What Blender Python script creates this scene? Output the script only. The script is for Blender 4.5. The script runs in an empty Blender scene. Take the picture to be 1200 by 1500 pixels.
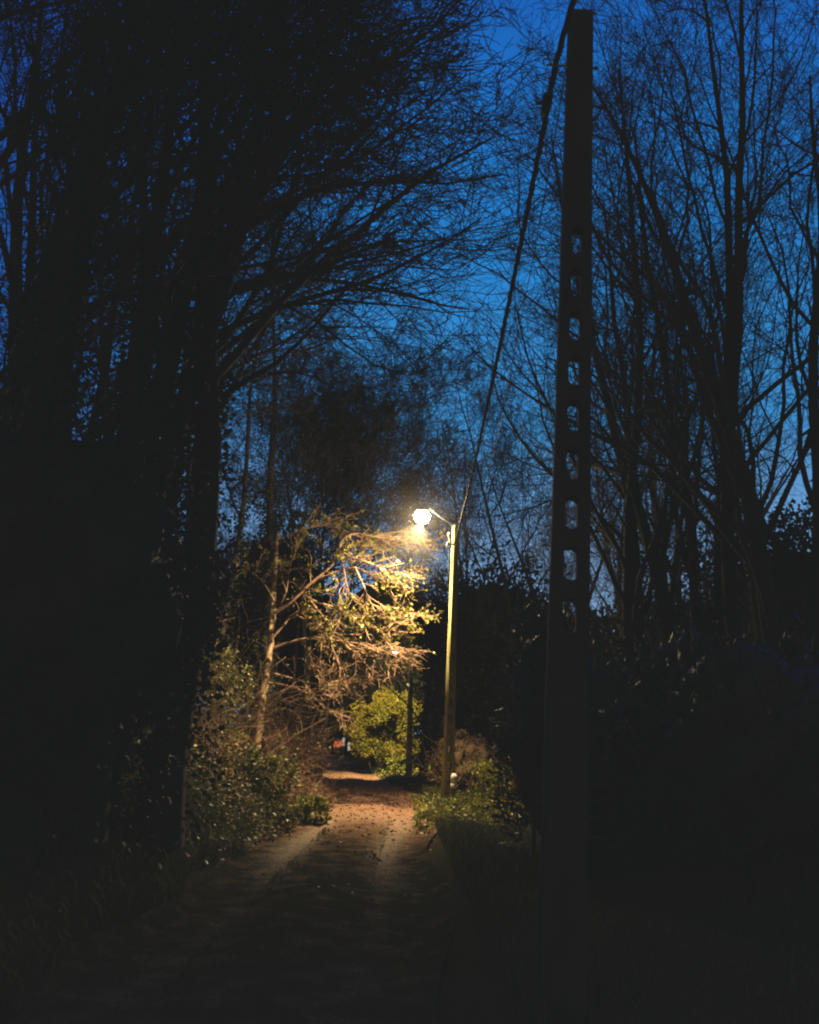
import bpy, bmesh, math, random
import numpy as np
from mathutils import Vector, Matrix

random.seed(7)
S = bpy.context.scene
C = S.collection
R = math.radians

# ------------------------------------------------------------------ camera
F = 1200.0                     # focal length in photo pixels (photo is 1200 wide)
PITCH, ROLL, EYE = R(15.15), R(2.6), 1.6
CAM = np.array([0.0, 0.0, EYE])
FWD = np.array([0, math.cos(PITCH), math.sin(PITCH)])
UP0 = np.array([0, -math.sin(PITCH), math.cos(PITCH)])
RT0 = np.array([1.0, 0, 0])
UP = math.cos(ROLL) * UP0 - math.sin(ROLL) * RT0
RT = math.cos(ROLL) * RT0 + math.sin(ROLL) * UP0

def at(px, py, D):
    """world point seen at photo pixel (px, py), D metres ahead along the lane"""
    d = FWD + RT * (px - 600) / F + UP * (750 - py) / F
    return CAM + d * (D / d[1])

def depth(p):
    return float(np.dot(np.asarray(p) - CAM, FWD))

cd = bpy.data.cameras.new('camera')
cam = bpy.data.objects.new('camera', cd)
C.objects.link(cam)
m = Matrix(((RT[0], UP[0], -FWD[0], 0), (RT[1], UP[1], -FWD[1], 0), (RT[2], UP[2], -FWD[2], EYE), (0, 0, 0, 1)))
cam.matrix_world = m
cd.sensor_fit = 'HORIZONTAL'
cd.sensor_width = 36
cd.lens = 36
cd.clip_end = 3000
cd.dof.use_dof = True
cd.dof.focus_distance = 17
cd.dof.aperture_fstop = 3.2
S.camera = cam
S.view_settings.view_transform = 'Standard'
S.view_settings.look = 'None'
S.view_settings.exposure = 0
# film response: shadows fade to a dark grey instead of pure black, everywhere alike
S.view_settings.use_curve_mapping = True
cm = S.view_settings.curve_mapping
cm.black_level = (-0.0098, -0.0106, -0.0102)
cm.update()
S.cycles.filter_width = 2.2
S.cycles.max_bounces = 4
S.cycles.diffuse_bounces = 2
S.cycles.use_denoising = True

# ------------------------------------------------------------------ helpers
def tag(o, label=None, cat=None, group=None, kind=None):
    if label: o['label'] = label
    if cat: o['category'] = cat
    if group: o['group'] = group
    if kind: o['kind'] = kind
    return o

def empty(name, loc, label=None, cat=None, group=None):
    o = bpy.data.objects.new(name, None)
    C.objects.link(o)
    o.location = loc
    o.empty_display_size = 0.2
    return tag(o, label, cat, group)

class MB:
    """collects numpy geometry; build() links it as one mesh object"""
    def __init__(s):
        s.v, s.f3, s.f4, s.n = [], [], [], 0
    def add(s, v, quads=None, tris=None):
        v = np.asarray(v, dtype=np.float32).reshape(-1, 3)
        if quads is not None and len(quads): s.f4.append(np.asarray(quads, dtype=np.int64).reshape(-1, 4) + s.n)
        if tris is not None and len(tris): s.f3.append(np.asarray(tris, dtype=np.int64).reshape(-1, 3) + s.n)
        s.v.append(v)
        s.n += len(v)
        return s
    def box(s, c, half, rot=None):
        k = np.array([[-1,-1,-1],[1,-1,-1],[1,1,-1],[-1,1,-1],[-1,-1,1],[1,-1,1],[1,1,1],[-1,1,1]], float) * np.asarray(half)
        if rot is not None: k = k @ np.asarray(rot).T
        return s.add(k + np.asarray(c), [[0,3,2,1],[4,5,6,7],[0,1,5,4],[1,2,6,5],[2,3,7,6],[3,0,4,7]])
    def tubes(s, P, r, sides=4, cap=True):
        """P (N,K,3) polylines, r (N,K) radii"""
        P = np.asarray(P, float); r = np.asarray(r, float)
        if P.ndim == 2: P = P[None]; r = np.broadcast_to(r, (1, P.shape[1])) if r.ndim < 2 else r
        N, K, _ = P.shape
        if N == 0: return s
        T = np.gradient(P, axis=1)
        T /= np.linalg.norm(T, axis=2, keepdims=True) + 1e-9
        avg = P[:, -1] - P[:, 0]
        ref = np.where(np.abs(avg[:, 2:3]) > 0.8 * np.linalg.norm(avg, axis=1, keepdims=True), np.array([[1.0, 0.1, 0]]), np.array([[0, 0.1, 1.0]]))[:, None, :]
        A = np.cross(T, np.broadcast_to(ref, T.shape)); A /= np.linalg.norm(A, axis=2, keepdims=True) + 1e-9
        B = np.cross(T, A)
        th = np.arange(sides) * 2 * math.pi / sides
        ring = P[:, :, None, :] + r[:, :, None, None] * (A[:, :, None, :] * np.cos(th)[:, None] + B[:, :, None, :] * np.sin(th)[:, None])
        idx = np.arange(N * K * sides).reshape(N, K, sides)
        a = idx[:, :-1]; b = idx[:, 1:]
        q = np.stack([a, np.roll(a, -1, 2), np.roll(b, -1, 2), b], -1).reshape(-1, 4)
        s.add(ring.reshape(-1, 3), q)
        if cap and sides == 4:
            s.f4.append((idx[:, -1, :]).reshape(-1, 4) + s.n - N * K * sides)
        return s
    def tube(s, pts, r, sides=8, sub=0):
        P = np.asarray(pts, float)
        rr = np.broadcast_to(np.asarray(r, float), (len(P),)).copy()
        if sub: P, rr = smooth(P, rr, sub)
        s.tubes(P[None], rr[None], sides)
        for e, o in ((0, 1), (-1, 1)):                 # flat caps
            n0 = s.n
            base = n0 - len(P) * sides + (0 if e == 0 else (len(P) - 1) * sides) if e == 0 else n0 - sides
            if e == 0: first = n0 - len(P) * sides
            if sides > 4:
                st = first if e == 0 else first + (len(P) - 1) * sides
                tri = [[st, st + i + 1, st + i] if e == 0 else [st, st + i, st + i + 1] for i in range(1, sides - 1)]
                s.f3.append(np.array(tri, dtype=np.int64))
        return s
    def lathe(s, prof, c=(0, 0, 0), n=16, rot=None):
        pr = np.asarray(prof, float)
        th = np.arange(n) * 2 * math.pi / n
        v = np.stack([pr[:, 0:1] * np.cos(th), pr[:, 0:1] * np.sin(th), np.broadcast_to(pr[:, 1:2], (len(pr), n))], -1)
        v = v.reshape(-1, 3)
        if rot is not None: v = v @ np.asarray(rot).T
        idx = np.arange(len(pr) * n).reshape(len(pr), n)
        a, b = idx[:-1], idx[1:]
        return s.add(v + np.asarray(c), np.stack([a, np.roll(a, -1, 1), np.roll(b, -1, 1), b], -1).reshape(-1, 4))
    def leaves(s, P, size, rng, asp=0.5, dirs=None, droop=0.0, fold=True):
        """pointed, slightly folded leaves at P (N,3)"""
        P = np.asarray(P, float)
        N = len(P)
        if N == 0: return s
        L = size * rng.uniform(0.6, 1.25, N)[:, None]
        d = rng.normal(size=(N, 3)) if dirs is None else dirs + rng.normal(size=(N, 3)) * 0.45
        d[:, 2] -= droop
        d /= np.linalg.norm(d, axis=1, keepdims=True) + 1e-9
        n = rng.normal(size=(N, 3)); n[:, 2] += 0.6
        w = np.cross(d, n); w /= np.linalg.norm(w, axis=1, keepdims=True) + 1e-9
        n = np.cross(w, d)
        W = L * asp * 0.5
        a = P; t = P + d * L
        l = P + d * L * 0.45 + w * W + n * W * 0.35
        r = P + d * L * 0.45 - w * W + n * W * 0.35
        v = np.stack([a, r, t, l], 1).reshape(-1, 3)
        b = (np.arange(N) * 4)[:, None]
        return s.add(v, None, np.concatenate([b + [[0, 1, 2]], b + [[0, 2, 3]]]))
    def build(s, name, mat, parent=None, smooth=False, loc=None):
        me = bpy.data.meshes.new(name)
        V = np.concatenate(s.v) if s.v else np.zeros((0, 3), np.float32)
        if loc is not None: V = V - np.asarray(loc, dtype=np.float32)
        q = np.concatenate(s.f4) if s.f4 else np.zeros((0, 4), np.int64)
        t = np.concatenate(s.f3) if s.f3 else np.zeros((0, 3), np.int64)
        me.vertices.add(len(V)); me.vertices.foreach_set('co', V.astype(np.float32).ravel())
        loops = np.concatenate([q.ravel(), t.ravel()]).astype(np.int32)
        me.loops.add(len(loops)); me.loops.foreach_set('vertex_index', loops)
        me.polygons.add(len(q) + len(t))
        st = np.concatenate([np.arange(len(q)) * 4, len(q) * 4 + np.arange(len(t)) * 3]).astype(np.int32)
        me.polygons.foreach_set('loop_start', st)
        me.polygons.foreach_set('loop_total', np.concatenate([np.full(len(q), 4), np.full(len(t), 3)]).astype(np.int32))
        if smooth: me.polygons.foreach_set('use_smooth', np.ones(len(q) + len(t), bool))
        me.materials.append(mat)
        me.update(calc_edges=True)
        me.validate()
        o = bpy.data.objects.new(name, me)
        C.objects.link(o)
        if parent is not None:
            o.parent = parent
        elif loc is not None:
            o.location = loc
        return o

def smooth(P, r, sub):
    """Catmull-Rom resample"""
    P = np.asarray(P, float); n = len(P)
    out, ro = [], []
    for i in range(n - 1):
        p0, p1, p2, p3 = P[max(i-1, 0)], P[i], P[i+1], P[min(i+2, n-1)]
        for k in range(sub):
            t = k / sub
            out.append(0.5 * ((2*p1) + (-p0+p2)*t + (2*p0-5*p1+4*p2-p3)*t*t + (-p0+3*p1-3*p2+p3)*t**3))
            ro.append(r[i] * (1-t) + r[i+1] * t)
    out.append(P[-1]); ro.append(r[-1])
    return np.array(out), np.array(ro)

# ------------------------------------------------------------------ materials
def mat(name, stops, scale=6.0, rough=0.8, island=0.0, bump=0.0, detail=6, stretch=(1, 1, 1), spec=0.3, trans=0.0):
    """noise-driven colour ramp; island = share of per-leaf random variation"""
    M = bpy.data.materials.new(name); M.use_nodes = True
    nt = M.node_tree; N = nt.nodes; L = nt.links
    b = N['Principled BSDF']
    b.inputs['Roughness'].default_value = rough
    b.inputs['Specular IOR Level'].default_value = spec
    tc = N.new('ShaderNodeTexCoord'); mp = N.new('ShaderNodeMapping')
    mp.inputs['Scale'].default_value = stretch
    L.new(tc.outputs['Object'], mp.inputs['Vector'])
    no = N.new('ShaderNodeTexNoise'); no.inputs['Scale'].default_value = scale; no.inputs['Detail'].default_value = detail
    L.new(mp.outputs['Vector'], no.inputs['Vector'])
    fac = no.outputs['Fac']
    if island:
        g = N.new('ShaderNodeNewGeometry')
        mx = N.new('ShaderNodeMix'); mx.data_type = 'FLOAT'
        mx.inputs['Factor'].default_value = island
        L.new(fac, mx.inputs['A']); L.new(g.outputs['Random Per Island'], mx.inputs['B'])
        fac = mx.outputs['Result']
    cr = N.new('ShaderNodeValToRGB')
    el = cr.color_ramp.elements
    while len(el) < len(stops): el.new(0.5)
    for e, (p, c) in zip(el, stops): e.position = p; e.color = (*c, 1)
    L.new(fac, cr.inputs['Fac'])
    L.new(cr.outputs['Color'], b.inputs['Base Color'])
    if bump:
        bp = N.new('ShaderNodeBump'); bp.inputs['Strength'].default_value = bump; bp.inputs['Distance'].default_value = 0.03
        L.new(no.outputs['Fac'], bp.inputs['Height']); L.new(bp.outputs['Normal'], b.inputs['Normal'])
    if trans:
        out = [n for n in N if n.type == 'OUTPUT_MATERIAL'][0]
        tr = N.new('ShaderNodeBsdfTranslucent'); ms = N.new('ShaderNodeMixShader')
        ms.inputs['Fac'].default_value = trans
        L.new(cr.outputs['Color'], tr.inputs['Color'])
        L.new(b.outputs[0], ms.inputs[1]); L.new(tr.outputs[0], ms.inputs[2]); L.new(ms.outputs[0], out.inputs['Surface'])
    return M

def flat(name, col, rough=0.6, emit=None, strength=0, metal=0.0):
    M = bpy.data.materials.new(name); M.use_nodes = True
    b = M.node_tree.nodes['Principled BSDF']
    b.inputs['Roughness'].default_value = rough
    b.inputs['Metallic'].default_value = metal
    no = M.node_tree.nodes.new('ShaderNodeTexNoise'); no.inputs['Scale'].default_value = 14
    mx = M.node_tree.nodes.new('ShaderNodeMix'); mx.data_type = 'RGBA'
    mx.inputs[6].default_value = (*[c * 0.75 for c in col], 1); mx.inputs[7].default_value = (*col, 1)
    M.node_tree.links.new(no.outputs['Fac'], mx.inputs['Factor'])
    M.node_tree.links.new(mx.outputs[2], b.inputs['Base Color'])
    if emit:
        b.inputs['Emission Color'].default_value = (*emit, 1)
        b.inputs['Emission Strength'].default_value = strength
    return M

BARK = mat('bark_dark', [(0.3, (0.022, 0.021, 0.019)), (0.7, (0.055, 0.05, 0.043))], 5, 0.9, 0, 0.5, stretch=(1, 1, 0.25))
TWIG = mat('twig_dark', [(0.3, (0.025, 0.023, 0.02)), (0.7, (0.05, 0.046, 0.04))], 2, 0.85)
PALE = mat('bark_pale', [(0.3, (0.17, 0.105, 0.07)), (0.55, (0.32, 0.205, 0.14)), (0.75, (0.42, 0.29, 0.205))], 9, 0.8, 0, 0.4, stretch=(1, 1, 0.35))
PALELIT = mat('bark_pale_trunk_lit', [(0.3, (0.30, 0.21, 0.13)), (0.55, (0.5, 0.36, 0.23)), (0.75, (0.62, 0.48, 0.33))], 9, 0.8, 0, 0.4, stretch=(1, 1, 0.35))  # brighter bark copy, lamplight on the trunk put into its colour
BRUSH = mat('brush_brown', [(0.3, (0.15, 0.09, 0.055)), (0.7, (0.36, 0.23, 0.14))], 2.5, 0.85, 0.5)
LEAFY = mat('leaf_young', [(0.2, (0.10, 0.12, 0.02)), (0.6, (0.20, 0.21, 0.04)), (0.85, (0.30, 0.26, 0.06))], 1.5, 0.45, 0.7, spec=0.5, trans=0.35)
IVY = mat('leaf_ivy', [(0.2, (0.03, 0.042, 0.012)), (0.5, (0.12, 0.135, 0.035)), (0.8, (0.30, 0.28, 0.10))], 1.2, 0.45, 0.75, spec=0.4, trans=0.2)
DARKLEAF = mat('leaf_dark', [(0.3, (0.014, 0.017, 0.010)), (0.7, (0.032, 0.036, 0.02))], 0.8, 0.6, 0.5, spec=0.25)
GLOSS = mat('leaf_glossy', [(0.3, (0.015, 0.02, 0.01)), (0.8, (0.05, 0.055, 0.03))], 0.8, 0.42, 0.6, spec=0.4)
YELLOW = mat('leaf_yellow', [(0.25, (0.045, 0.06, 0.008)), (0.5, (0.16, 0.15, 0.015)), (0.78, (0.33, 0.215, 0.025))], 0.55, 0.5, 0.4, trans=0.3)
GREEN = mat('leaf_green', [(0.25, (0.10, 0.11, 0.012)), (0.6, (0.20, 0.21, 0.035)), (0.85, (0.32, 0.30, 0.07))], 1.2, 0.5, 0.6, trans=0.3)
BEECH = mat('leaf_beech', [(0.25, (0.10, 0.065, 0.03)), (0.6, (0.22, 0.15, 0.08)), (0.85, (0.33, 0.25, 0.13))], 1.5, 0.7, 0.7)
GRASS = mat('grass_blade', [(0.25, (0.03, 0.038, 0.012)), (0.6, (0.075, 0.085, 0.025)), (0.85, (0.16, 0.14, 0.05))], 0.7, 0.6, 0.5, trans=0.25)
LITTER = mat('leaf_litter', [(0.2, (0.10, 0.045, 0.025)), (0.6, (0.22, 0.10, 0.055)), (0.85, (0.32, 0.2, 0.12))], 2, 0.7, 0.8)
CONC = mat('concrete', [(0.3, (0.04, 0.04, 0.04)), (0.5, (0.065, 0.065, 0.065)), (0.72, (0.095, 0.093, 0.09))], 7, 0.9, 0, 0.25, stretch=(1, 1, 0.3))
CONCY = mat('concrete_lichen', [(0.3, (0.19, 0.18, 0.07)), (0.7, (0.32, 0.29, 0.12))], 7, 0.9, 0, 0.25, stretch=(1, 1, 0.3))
CABLE = flat('cable_rubber', (0.025, 0.025, 0.028), 0.6)
STEEL = flat('galvanised_steel', (0.33, 0.32, 0.30), 0.5, metal=0.4)
GLOW_WHITE = flat('self_lit_white', (0.75, 0.72, 0.6), 0.4, (1.0, 0.86, 0.62), 0.38)  # emission stands in for lamplight on the reflectors
DARKSTEEL = flat('dark_painted_steel', (0.05, 0.05, 0.045), 0.7)
WHITE = flat('white_paint', (0.72, 0.70, 0.64), 0.5)
BOWL = flat('lamp_bowl_glow', (0.9, 0.88, 0.8), 0.3, (1.0, 0.72, 0.40), 640.0)
BOWLDIM = flat('lamp_bowl', (0.75, 0.74, 0.68), 0.3, (1.0, 0.85, 0.55), 12.0)  # bowl glow added to light the top of its pole

# lane surface: grey wheel tracks painted dark beyond the lamplight, dark mossy crown, red leaf litter near the lamp
def ground_mat(name, lane):
    M = bpy.data.materials.new(name); M.use_nodes = True
    nt = M.node_tree; N = nt.nodes; L = nt.links; b = N['Principled BSDF']
    b.inputs['Roughness'].default_value = 0.93
    b.inputs['Specular IOR Level'].default_value = 0.0
    tc = N.new('ShaderNodeTexCoord')
    def noise(sc, det=6):
        n = N.new('ShaderNodeTexNoise'); n.inputs['Scale'].default_value = sc; n.inputs['Detail'].default_value = det
        L.new(tc.outputs['Object'], n.inputs['Vector']); return n.outputs['Fac']
    def ramp(f, stops):
        r = N.new('ShaderNodeValToRGB'); e = r.color_ramp.elements
        while len(e) < len(stops): e.new(0.5)
        for q, (p, c) in zip(e, stops): q.position = p; q.color = (*c, 1) if len(c) == 3 else c
        L.new(f, r.inputs['Fac']); return r.outputs['Color']
    def mix(f, a, c):
        x = N.new('ShaderNodeMix'); x.data_type = 'RGBA'
        L.new(f, x.inputs['Factor']); L.new(a, x.inputs[6]); L.new(c, x.inputs[7]); return x.outputs[2]
    fine, mid = noise(34, 10), noise(3.5, 8)
    if lane:
        at_ = N.new('ShaderNodeAttribute'); at_.attribute_name = 'track'       # 1 on the wheel tracks, painted down near the camera
        ar = N.new('ShaderNodeAttribute'); ar.attribute_name = 'litter'        # 1 where leaves lie thick
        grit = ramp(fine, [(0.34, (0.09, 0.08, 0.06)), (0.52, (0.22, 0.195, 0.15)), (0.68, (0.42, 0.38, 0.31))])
        moss_shade = ramp(fine, [(0.3, (0.010, 0.011, 0.006)), (0.7, (0.045, 0.042, 0.024))])
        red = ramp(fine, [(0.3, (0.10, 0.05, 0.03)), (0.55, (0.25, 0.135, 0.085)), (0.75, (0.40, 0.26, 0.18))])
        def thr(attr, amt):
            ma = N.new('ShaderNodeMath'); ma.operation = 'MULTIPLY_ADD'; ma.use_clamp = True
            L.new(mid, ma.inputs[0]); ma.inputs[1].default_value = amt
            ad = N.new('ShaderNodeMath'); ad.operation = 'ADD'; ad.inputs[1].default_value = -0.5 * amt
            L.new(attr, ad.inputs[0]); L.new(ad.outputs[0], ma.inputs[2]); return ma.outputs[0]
        col = mix(thr(at_.outputs['Fac'], 0.9), moss_shade, grit)
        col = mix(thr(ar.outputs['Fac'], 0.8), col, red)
    else:
        col = mix(mid, ramp(fine, [(0.3, (0.018, 0.02, 0.009)), (0.7, (0.05, 0.052, 0.024))]), ramp(fine, [(0.3, (0.018, 0.016, 0.009)), (0.7, (0.045, 0.038, 0.022))]))
    L.new(col, b.inputs['Base Color'])
    bp = N.new('ShaderNodeBump'); bp.inputs['Strength'].default_value = 0.7; bp.inputs['Distance'].default_value = 0.03
    L.new(fine, bp.inputs['Height']); L.new(bp.outputs['Normal'], b.inputs['Normal'])
    return M

# ------------------------------------------------------------------ terrain
def sst(a, b, x):
    t = np.clip((np.asarray(x, float) - a) / (b - a), 0, 1)
    return t * t * (3 - 2 * t)

def xc(y):                                   # lane centre line: straight, then bending left
    y = np.asarray(y, float)
    t = np.clip(y - 19, 0, None)
    return -1.0 + 0.023 * np.clip(y, -60, 19) - 0.050 * t - 0.0011 * t * t

def zr(y):                                   # lane profile: level, then a dip
    return -0.45 * sst(21, 38, y) - 0.15 * sst(40, 80, y)

def wob(x, y):
    return np.sin(x * 1.3 + y * 0.7) * 0.5 + np.sin(x * 0.57 - y * 1.1 + 1.0) * 0.5 + np.sin(x * 3.1 + y * 2.3) * 0.2

def zg(x, y):
    x = np.asarray(x, float); y = np.asarray(y, float)
    u = x - xc(y)
    left = 1.35 * sst(1.25, 3.3, -u) + 0.9 * sst(3.3, 9, -u)
    right = 0.16 * sst(1.2, 1.7, u) + 0.45 * sst(2.2, 5.5, u)
    far = 1 - 0.55 * sst(28, 45, y)
    edge = sst(1.1, 2.0, np.abs(u))
    return zr(y) + (left * far + right) + wob(x, y) * 0.07 * edge

def grid(xs, ys, fz):
    X, Y = np.meshgrid(xs, ys)
    V = np.stack([X, Y, fz(X, Y)], -1).reshape(-1, 3)
    ny, nx = X.shape
    i = np.arange(nx * ny).reshape(ny, nx)
    return V, np.stack([i[:-1, :-1], i[:-1, 1:], i[1:, 1:], i[1:, :-1]], -1).reshape(-1, 4)

xs = np.concatenate([np.linspace(-400, -30, 14), np.linspace(-28, -7, 30), np.linspace(-6.8, 6.8, 110), np.linspace(7, 28, 30), np.linspace(30, 400, 14)])
ys = np.concatenate([np.linspace(-60, -5, 10), np.linspace(-4, 45, 190), np.linspace(46, 120, 60), np.linspace(125, 1200, 16)])
v, q = grid(xs, ys, lambda x, y: zg(x, y) - 0.03 * (1 - sst(1.05, 1.5, np.abs(x - xc(y)))))
g = MB().add(v, q).build('ground', ground_mat('soil', False), smooth=True)
tag(g, kind='structure')
us = np.linspace(-1.3, 1.3, 44); ys2 = np.concatenate([np.linspace(-5, 45, 300), np.linspace(45.5, 130, 90)])
U, Y = np.meshgrid(us, ys2)
Xr = xc(Y) + U * (1 + 0.10 * np.sin(Y * 0.9) * np.sign(U))
Zr = zr(Y) + 0.004 + 0.05 * (1 - np.abs(U) / 1.3) ** 2 - 0.02 * np.exp(-((np.abs(U) - 0.64) / 0.22) ** 2) + 0.07 * sst(1.05, 1.3, np.abs(U)) - 0.02
i = np.arange(U.size).reshape(U.shape)
lane = MB().add(np.stack([Xr, Y, np.maximum(Zr, zr(Y) - 0.02)], -1).reshape(-1, 3), np.stack([i[:-1, :-1], i[:-1, 1:], i[1:, 1:], i[1:, :-1]], -1).reshape(-1, 4)).build('lane', ground_mat('lane_grit', True), smooth=True)
tag(lane, kind='structure')
at1 = lane.data.attributes.new('track', 'FLOAT', 'POINT')
tr = np.exp(-((np.abs(U) - 0.64) / 0.22) ** 2) * (0.12 + 0.88 * sst(8.5, 13.0, Y))  # near tracks painted dark where the lamplight gives out
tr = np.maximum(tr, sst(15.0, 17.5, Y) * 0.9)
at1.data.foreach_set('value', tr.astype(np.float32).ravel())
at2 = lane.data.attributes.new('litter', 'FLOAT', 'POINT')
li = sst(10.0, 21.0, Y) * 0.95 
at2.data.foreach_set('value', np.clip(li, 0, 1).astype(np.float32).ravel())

# ------------------------------------------------------------------ vegetation generators
def unit(v): return v / (np.linalg.norm(v, axis=-1, keepdims=True) + 1e-9)

def grow(P, D, L, r0, r1, K, rng, wig, trop):
    """N polylines of K points from P along D; trop is a pull added every step"""
    N = len(P)
    out = np.zeros((N, K, 3)); out[:, 0] = P
    d = unit(D); st = (L / (K - 1))[:, None]
    for k in range(1, K):
        d = unit(d + rng.normal(size=(N, 3)) * wig + trop)
        out[:, k] = out[:, k - 1] + d * st
    t = np.linspace(0, 1, K)[None]
    return out, r0[:, None] * (1 - t) + r1[:, None] * t

def spawn(Q, RR, n, rng, t0, t1, ang, az_bias=None):
    """n children per polyline: start points, directions, parent radius there, t"""
    N, K, _ = Q.shape
    t = t0 + (t1 - t0) * (np.arange(n)[None] + rng.uniform(0, 1, (N, n))) / n
    f = t * (K - 1); i0 = np.clip(f.astype(int), 0, K - 2); w = (f - i0)[..., None]
    rows = np.arange(N)[:, None]
    a, b = Q[rows, i0], Q[rows, i0 + 1]
    p = a * (1 - w) + b * w
    d = unit(b - a)
    rr = RR[rows, i0] * (1 - w[..., 0]) + RR[rows, i0 + 1] * w[..., 0]
    s = rng.normal(size=d.shape)
    if az_bias is not None: s = s + az_bias
    s = unit(s - d * np.sum(s * d, -1, keepdims=True))
    an = np.radians(rng.uniform(ang[0], ang[1], t.shape))[..., None]
    dd = d * np.cos(an) + s * np.sin(an)
    return p.reshape(-1, 3), dd.reshape(-1, 3), rr.ravel(), t.ravel()

def tree(name, base, height, rad, seed, label, group, trop=(0, 0, 0.05), lean=(0, 0), stems=1, nl=14, nb=9, nt=8, nw=6, limb=(22, 48), first=0.28,
         limbL=0.5, bias=None, ivy=0, ivy_top=0.6, spread=0.14, twig=0.0042, stem_t1=1.0, bare_from=0.25, cat='tree', barkm=None, twigm=None, prune=False):
    rng = np.random.default_rng(seed)
    base = np.asarray(base, float)
    root = empty(name, base, label, cat, group)
    tp = np.asarray(trop, float)
    # stems
    sd = np.tile([lean[0], lean[1], 1.0], (stems, 1)) + rng.normal(size=(stems, 3)) * [spread, spread, 0] * (stems > 1)
    sp = np.zeros((stems, 3)) + rng.normal(size=(stems, 3)) * [rad * 1.2, rad * 1.2, 0] * (stems > 1)
    sp[:, 2] = -0.3
    sl = height * rng.uniform(0.8, 1.0, stems); sl[0] = height
    Q0, R0 = grow(sp, sd, sl, rad * (np.ones(stems) if stems == 1 else rng.uniform(0.55, 1.0, stems)), np.full(stems, rad * 0.12), 14, rng, 0.05, np.array([0, 0, 0.04]))
    R0[:, 0] *= 1.5; R0[:, 1] *= 1.12
    MB().tubes(Q0, R0, 9).build('trunk', barkm or BARK, root, smooth=True)
    c = MB()
    lv = [(nl, first, stem_t1, limb, limbL * height, 11, 0.13, 5), (nb, bare_from, 1.0, (22, 55), None, 7, 0.19, 4), (nt, 0.2, 1.0, (22, 60), None, 5, 0.16, 3), (nw, 0.15, 1.0, (20, 60), None, 4, 0.2, 3)]
    Q, RR = Q0, R0
    prevL = sl
    tips = None
    for k, (n, t0, t1, ang, LL, K, wig, sides) in enumerate(lv):
        if n == 0: break
        p, d, pr, t = spawn(Q, RR, n, rng, t0, t1, ang, None if bias is None else np.asarray(bias) * (1.0 if k == 0 else 0.35))
        par = np.repeat(prevL, n)
        if LL: L = par / height * LL * (1.05 - 0.62 * t) * rng.uniform(0.7, 1.2, len(t))
        else: L = par * (0.62 - 0.32 * t) * rng.uniform(0.6, 1.25, len(t))
        r0 = np.maximum(np.minimum(pr * 0.5, L * 0.013 + 0.002), twig)
        r1 = np.maximum(r0 * 0.25, twig * 0.7)
        Q, RR = grow(p, d, L, r0, r1, K, rng, wig, tp * (1.0 if k < 2 else 0.5))
        if prune and k < 3:                      # boughs dropped from the low wedge of view toward the lamp
            wx = Q + base
            low = np.any((wx[..., 0] > -0.21 * wx[..., 1]) & (wx[..., 2] < 1.6 + (0.46 if k == 0 else 0.30) * wx[..., 1]), axis=1)
            Q, RR, L = Q[~low], RR[~low], L[~low]
        c.tubes(Q, RR, sides, cap=False)
        prevL = L
    c.build('crown', twigm or TWIG, root)
    if ivy:
        iv = MB()
        w = rng.integers(0, stems, ivy); f = rng.uniform(0, ivy_top, ivy) ** 0.9 * 13
        i0 = np.clip(f.astype(int), 0, 12); u = (f - i0)[:, None]
        pp = Q0[w, i0] * (1 - u) + Q0[w, i0 + 1] * u
        a = rng.uniform(0, 2 * math.pi, ivy)
        rr = R0[w, i0] + np.abs(rng.normal(size=ivy)) * 0.16 * (1 + 0.8 * np.sin(f * 2.1 + w))
        pp = pp + np.stack([np.cos(a) * rr, np.sin(a) * rr, rng.normal(size=ivy) * 0.05], -1)
        iv.leaves(pp, 0.075, rng, 0.8, np.stack([np.cos(a), np.sin(a), np.zeros(ivy)], -1), 0.4)
        iv.build('ivy', DARKLEAF, root)
    return root

def clumps(rng, rad, n, nc, cs=0.28, flatbot=True):
    """n points in nc leaf clumps spread over an ellipsoid's shell and inside"""
    c = unit(rng.normal(size=(nc, 3))) * (rng.uniform(0.35, 1.0, (nc, 1)) ** 0.6)
    w = rng.integers(0, nc, n)
    sz = rng.uniform(0.6, 1.3, nc)[w][:, None]
    p = c[w] + unit(rng.normal(size=(n, 3))) * cs * sz * rng.uniform(0.2, 1, (n, 1)) ** 0.5
    p = p * np.asarray(rad)
    return p, unit(c[w] + 1e-6)

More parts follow.
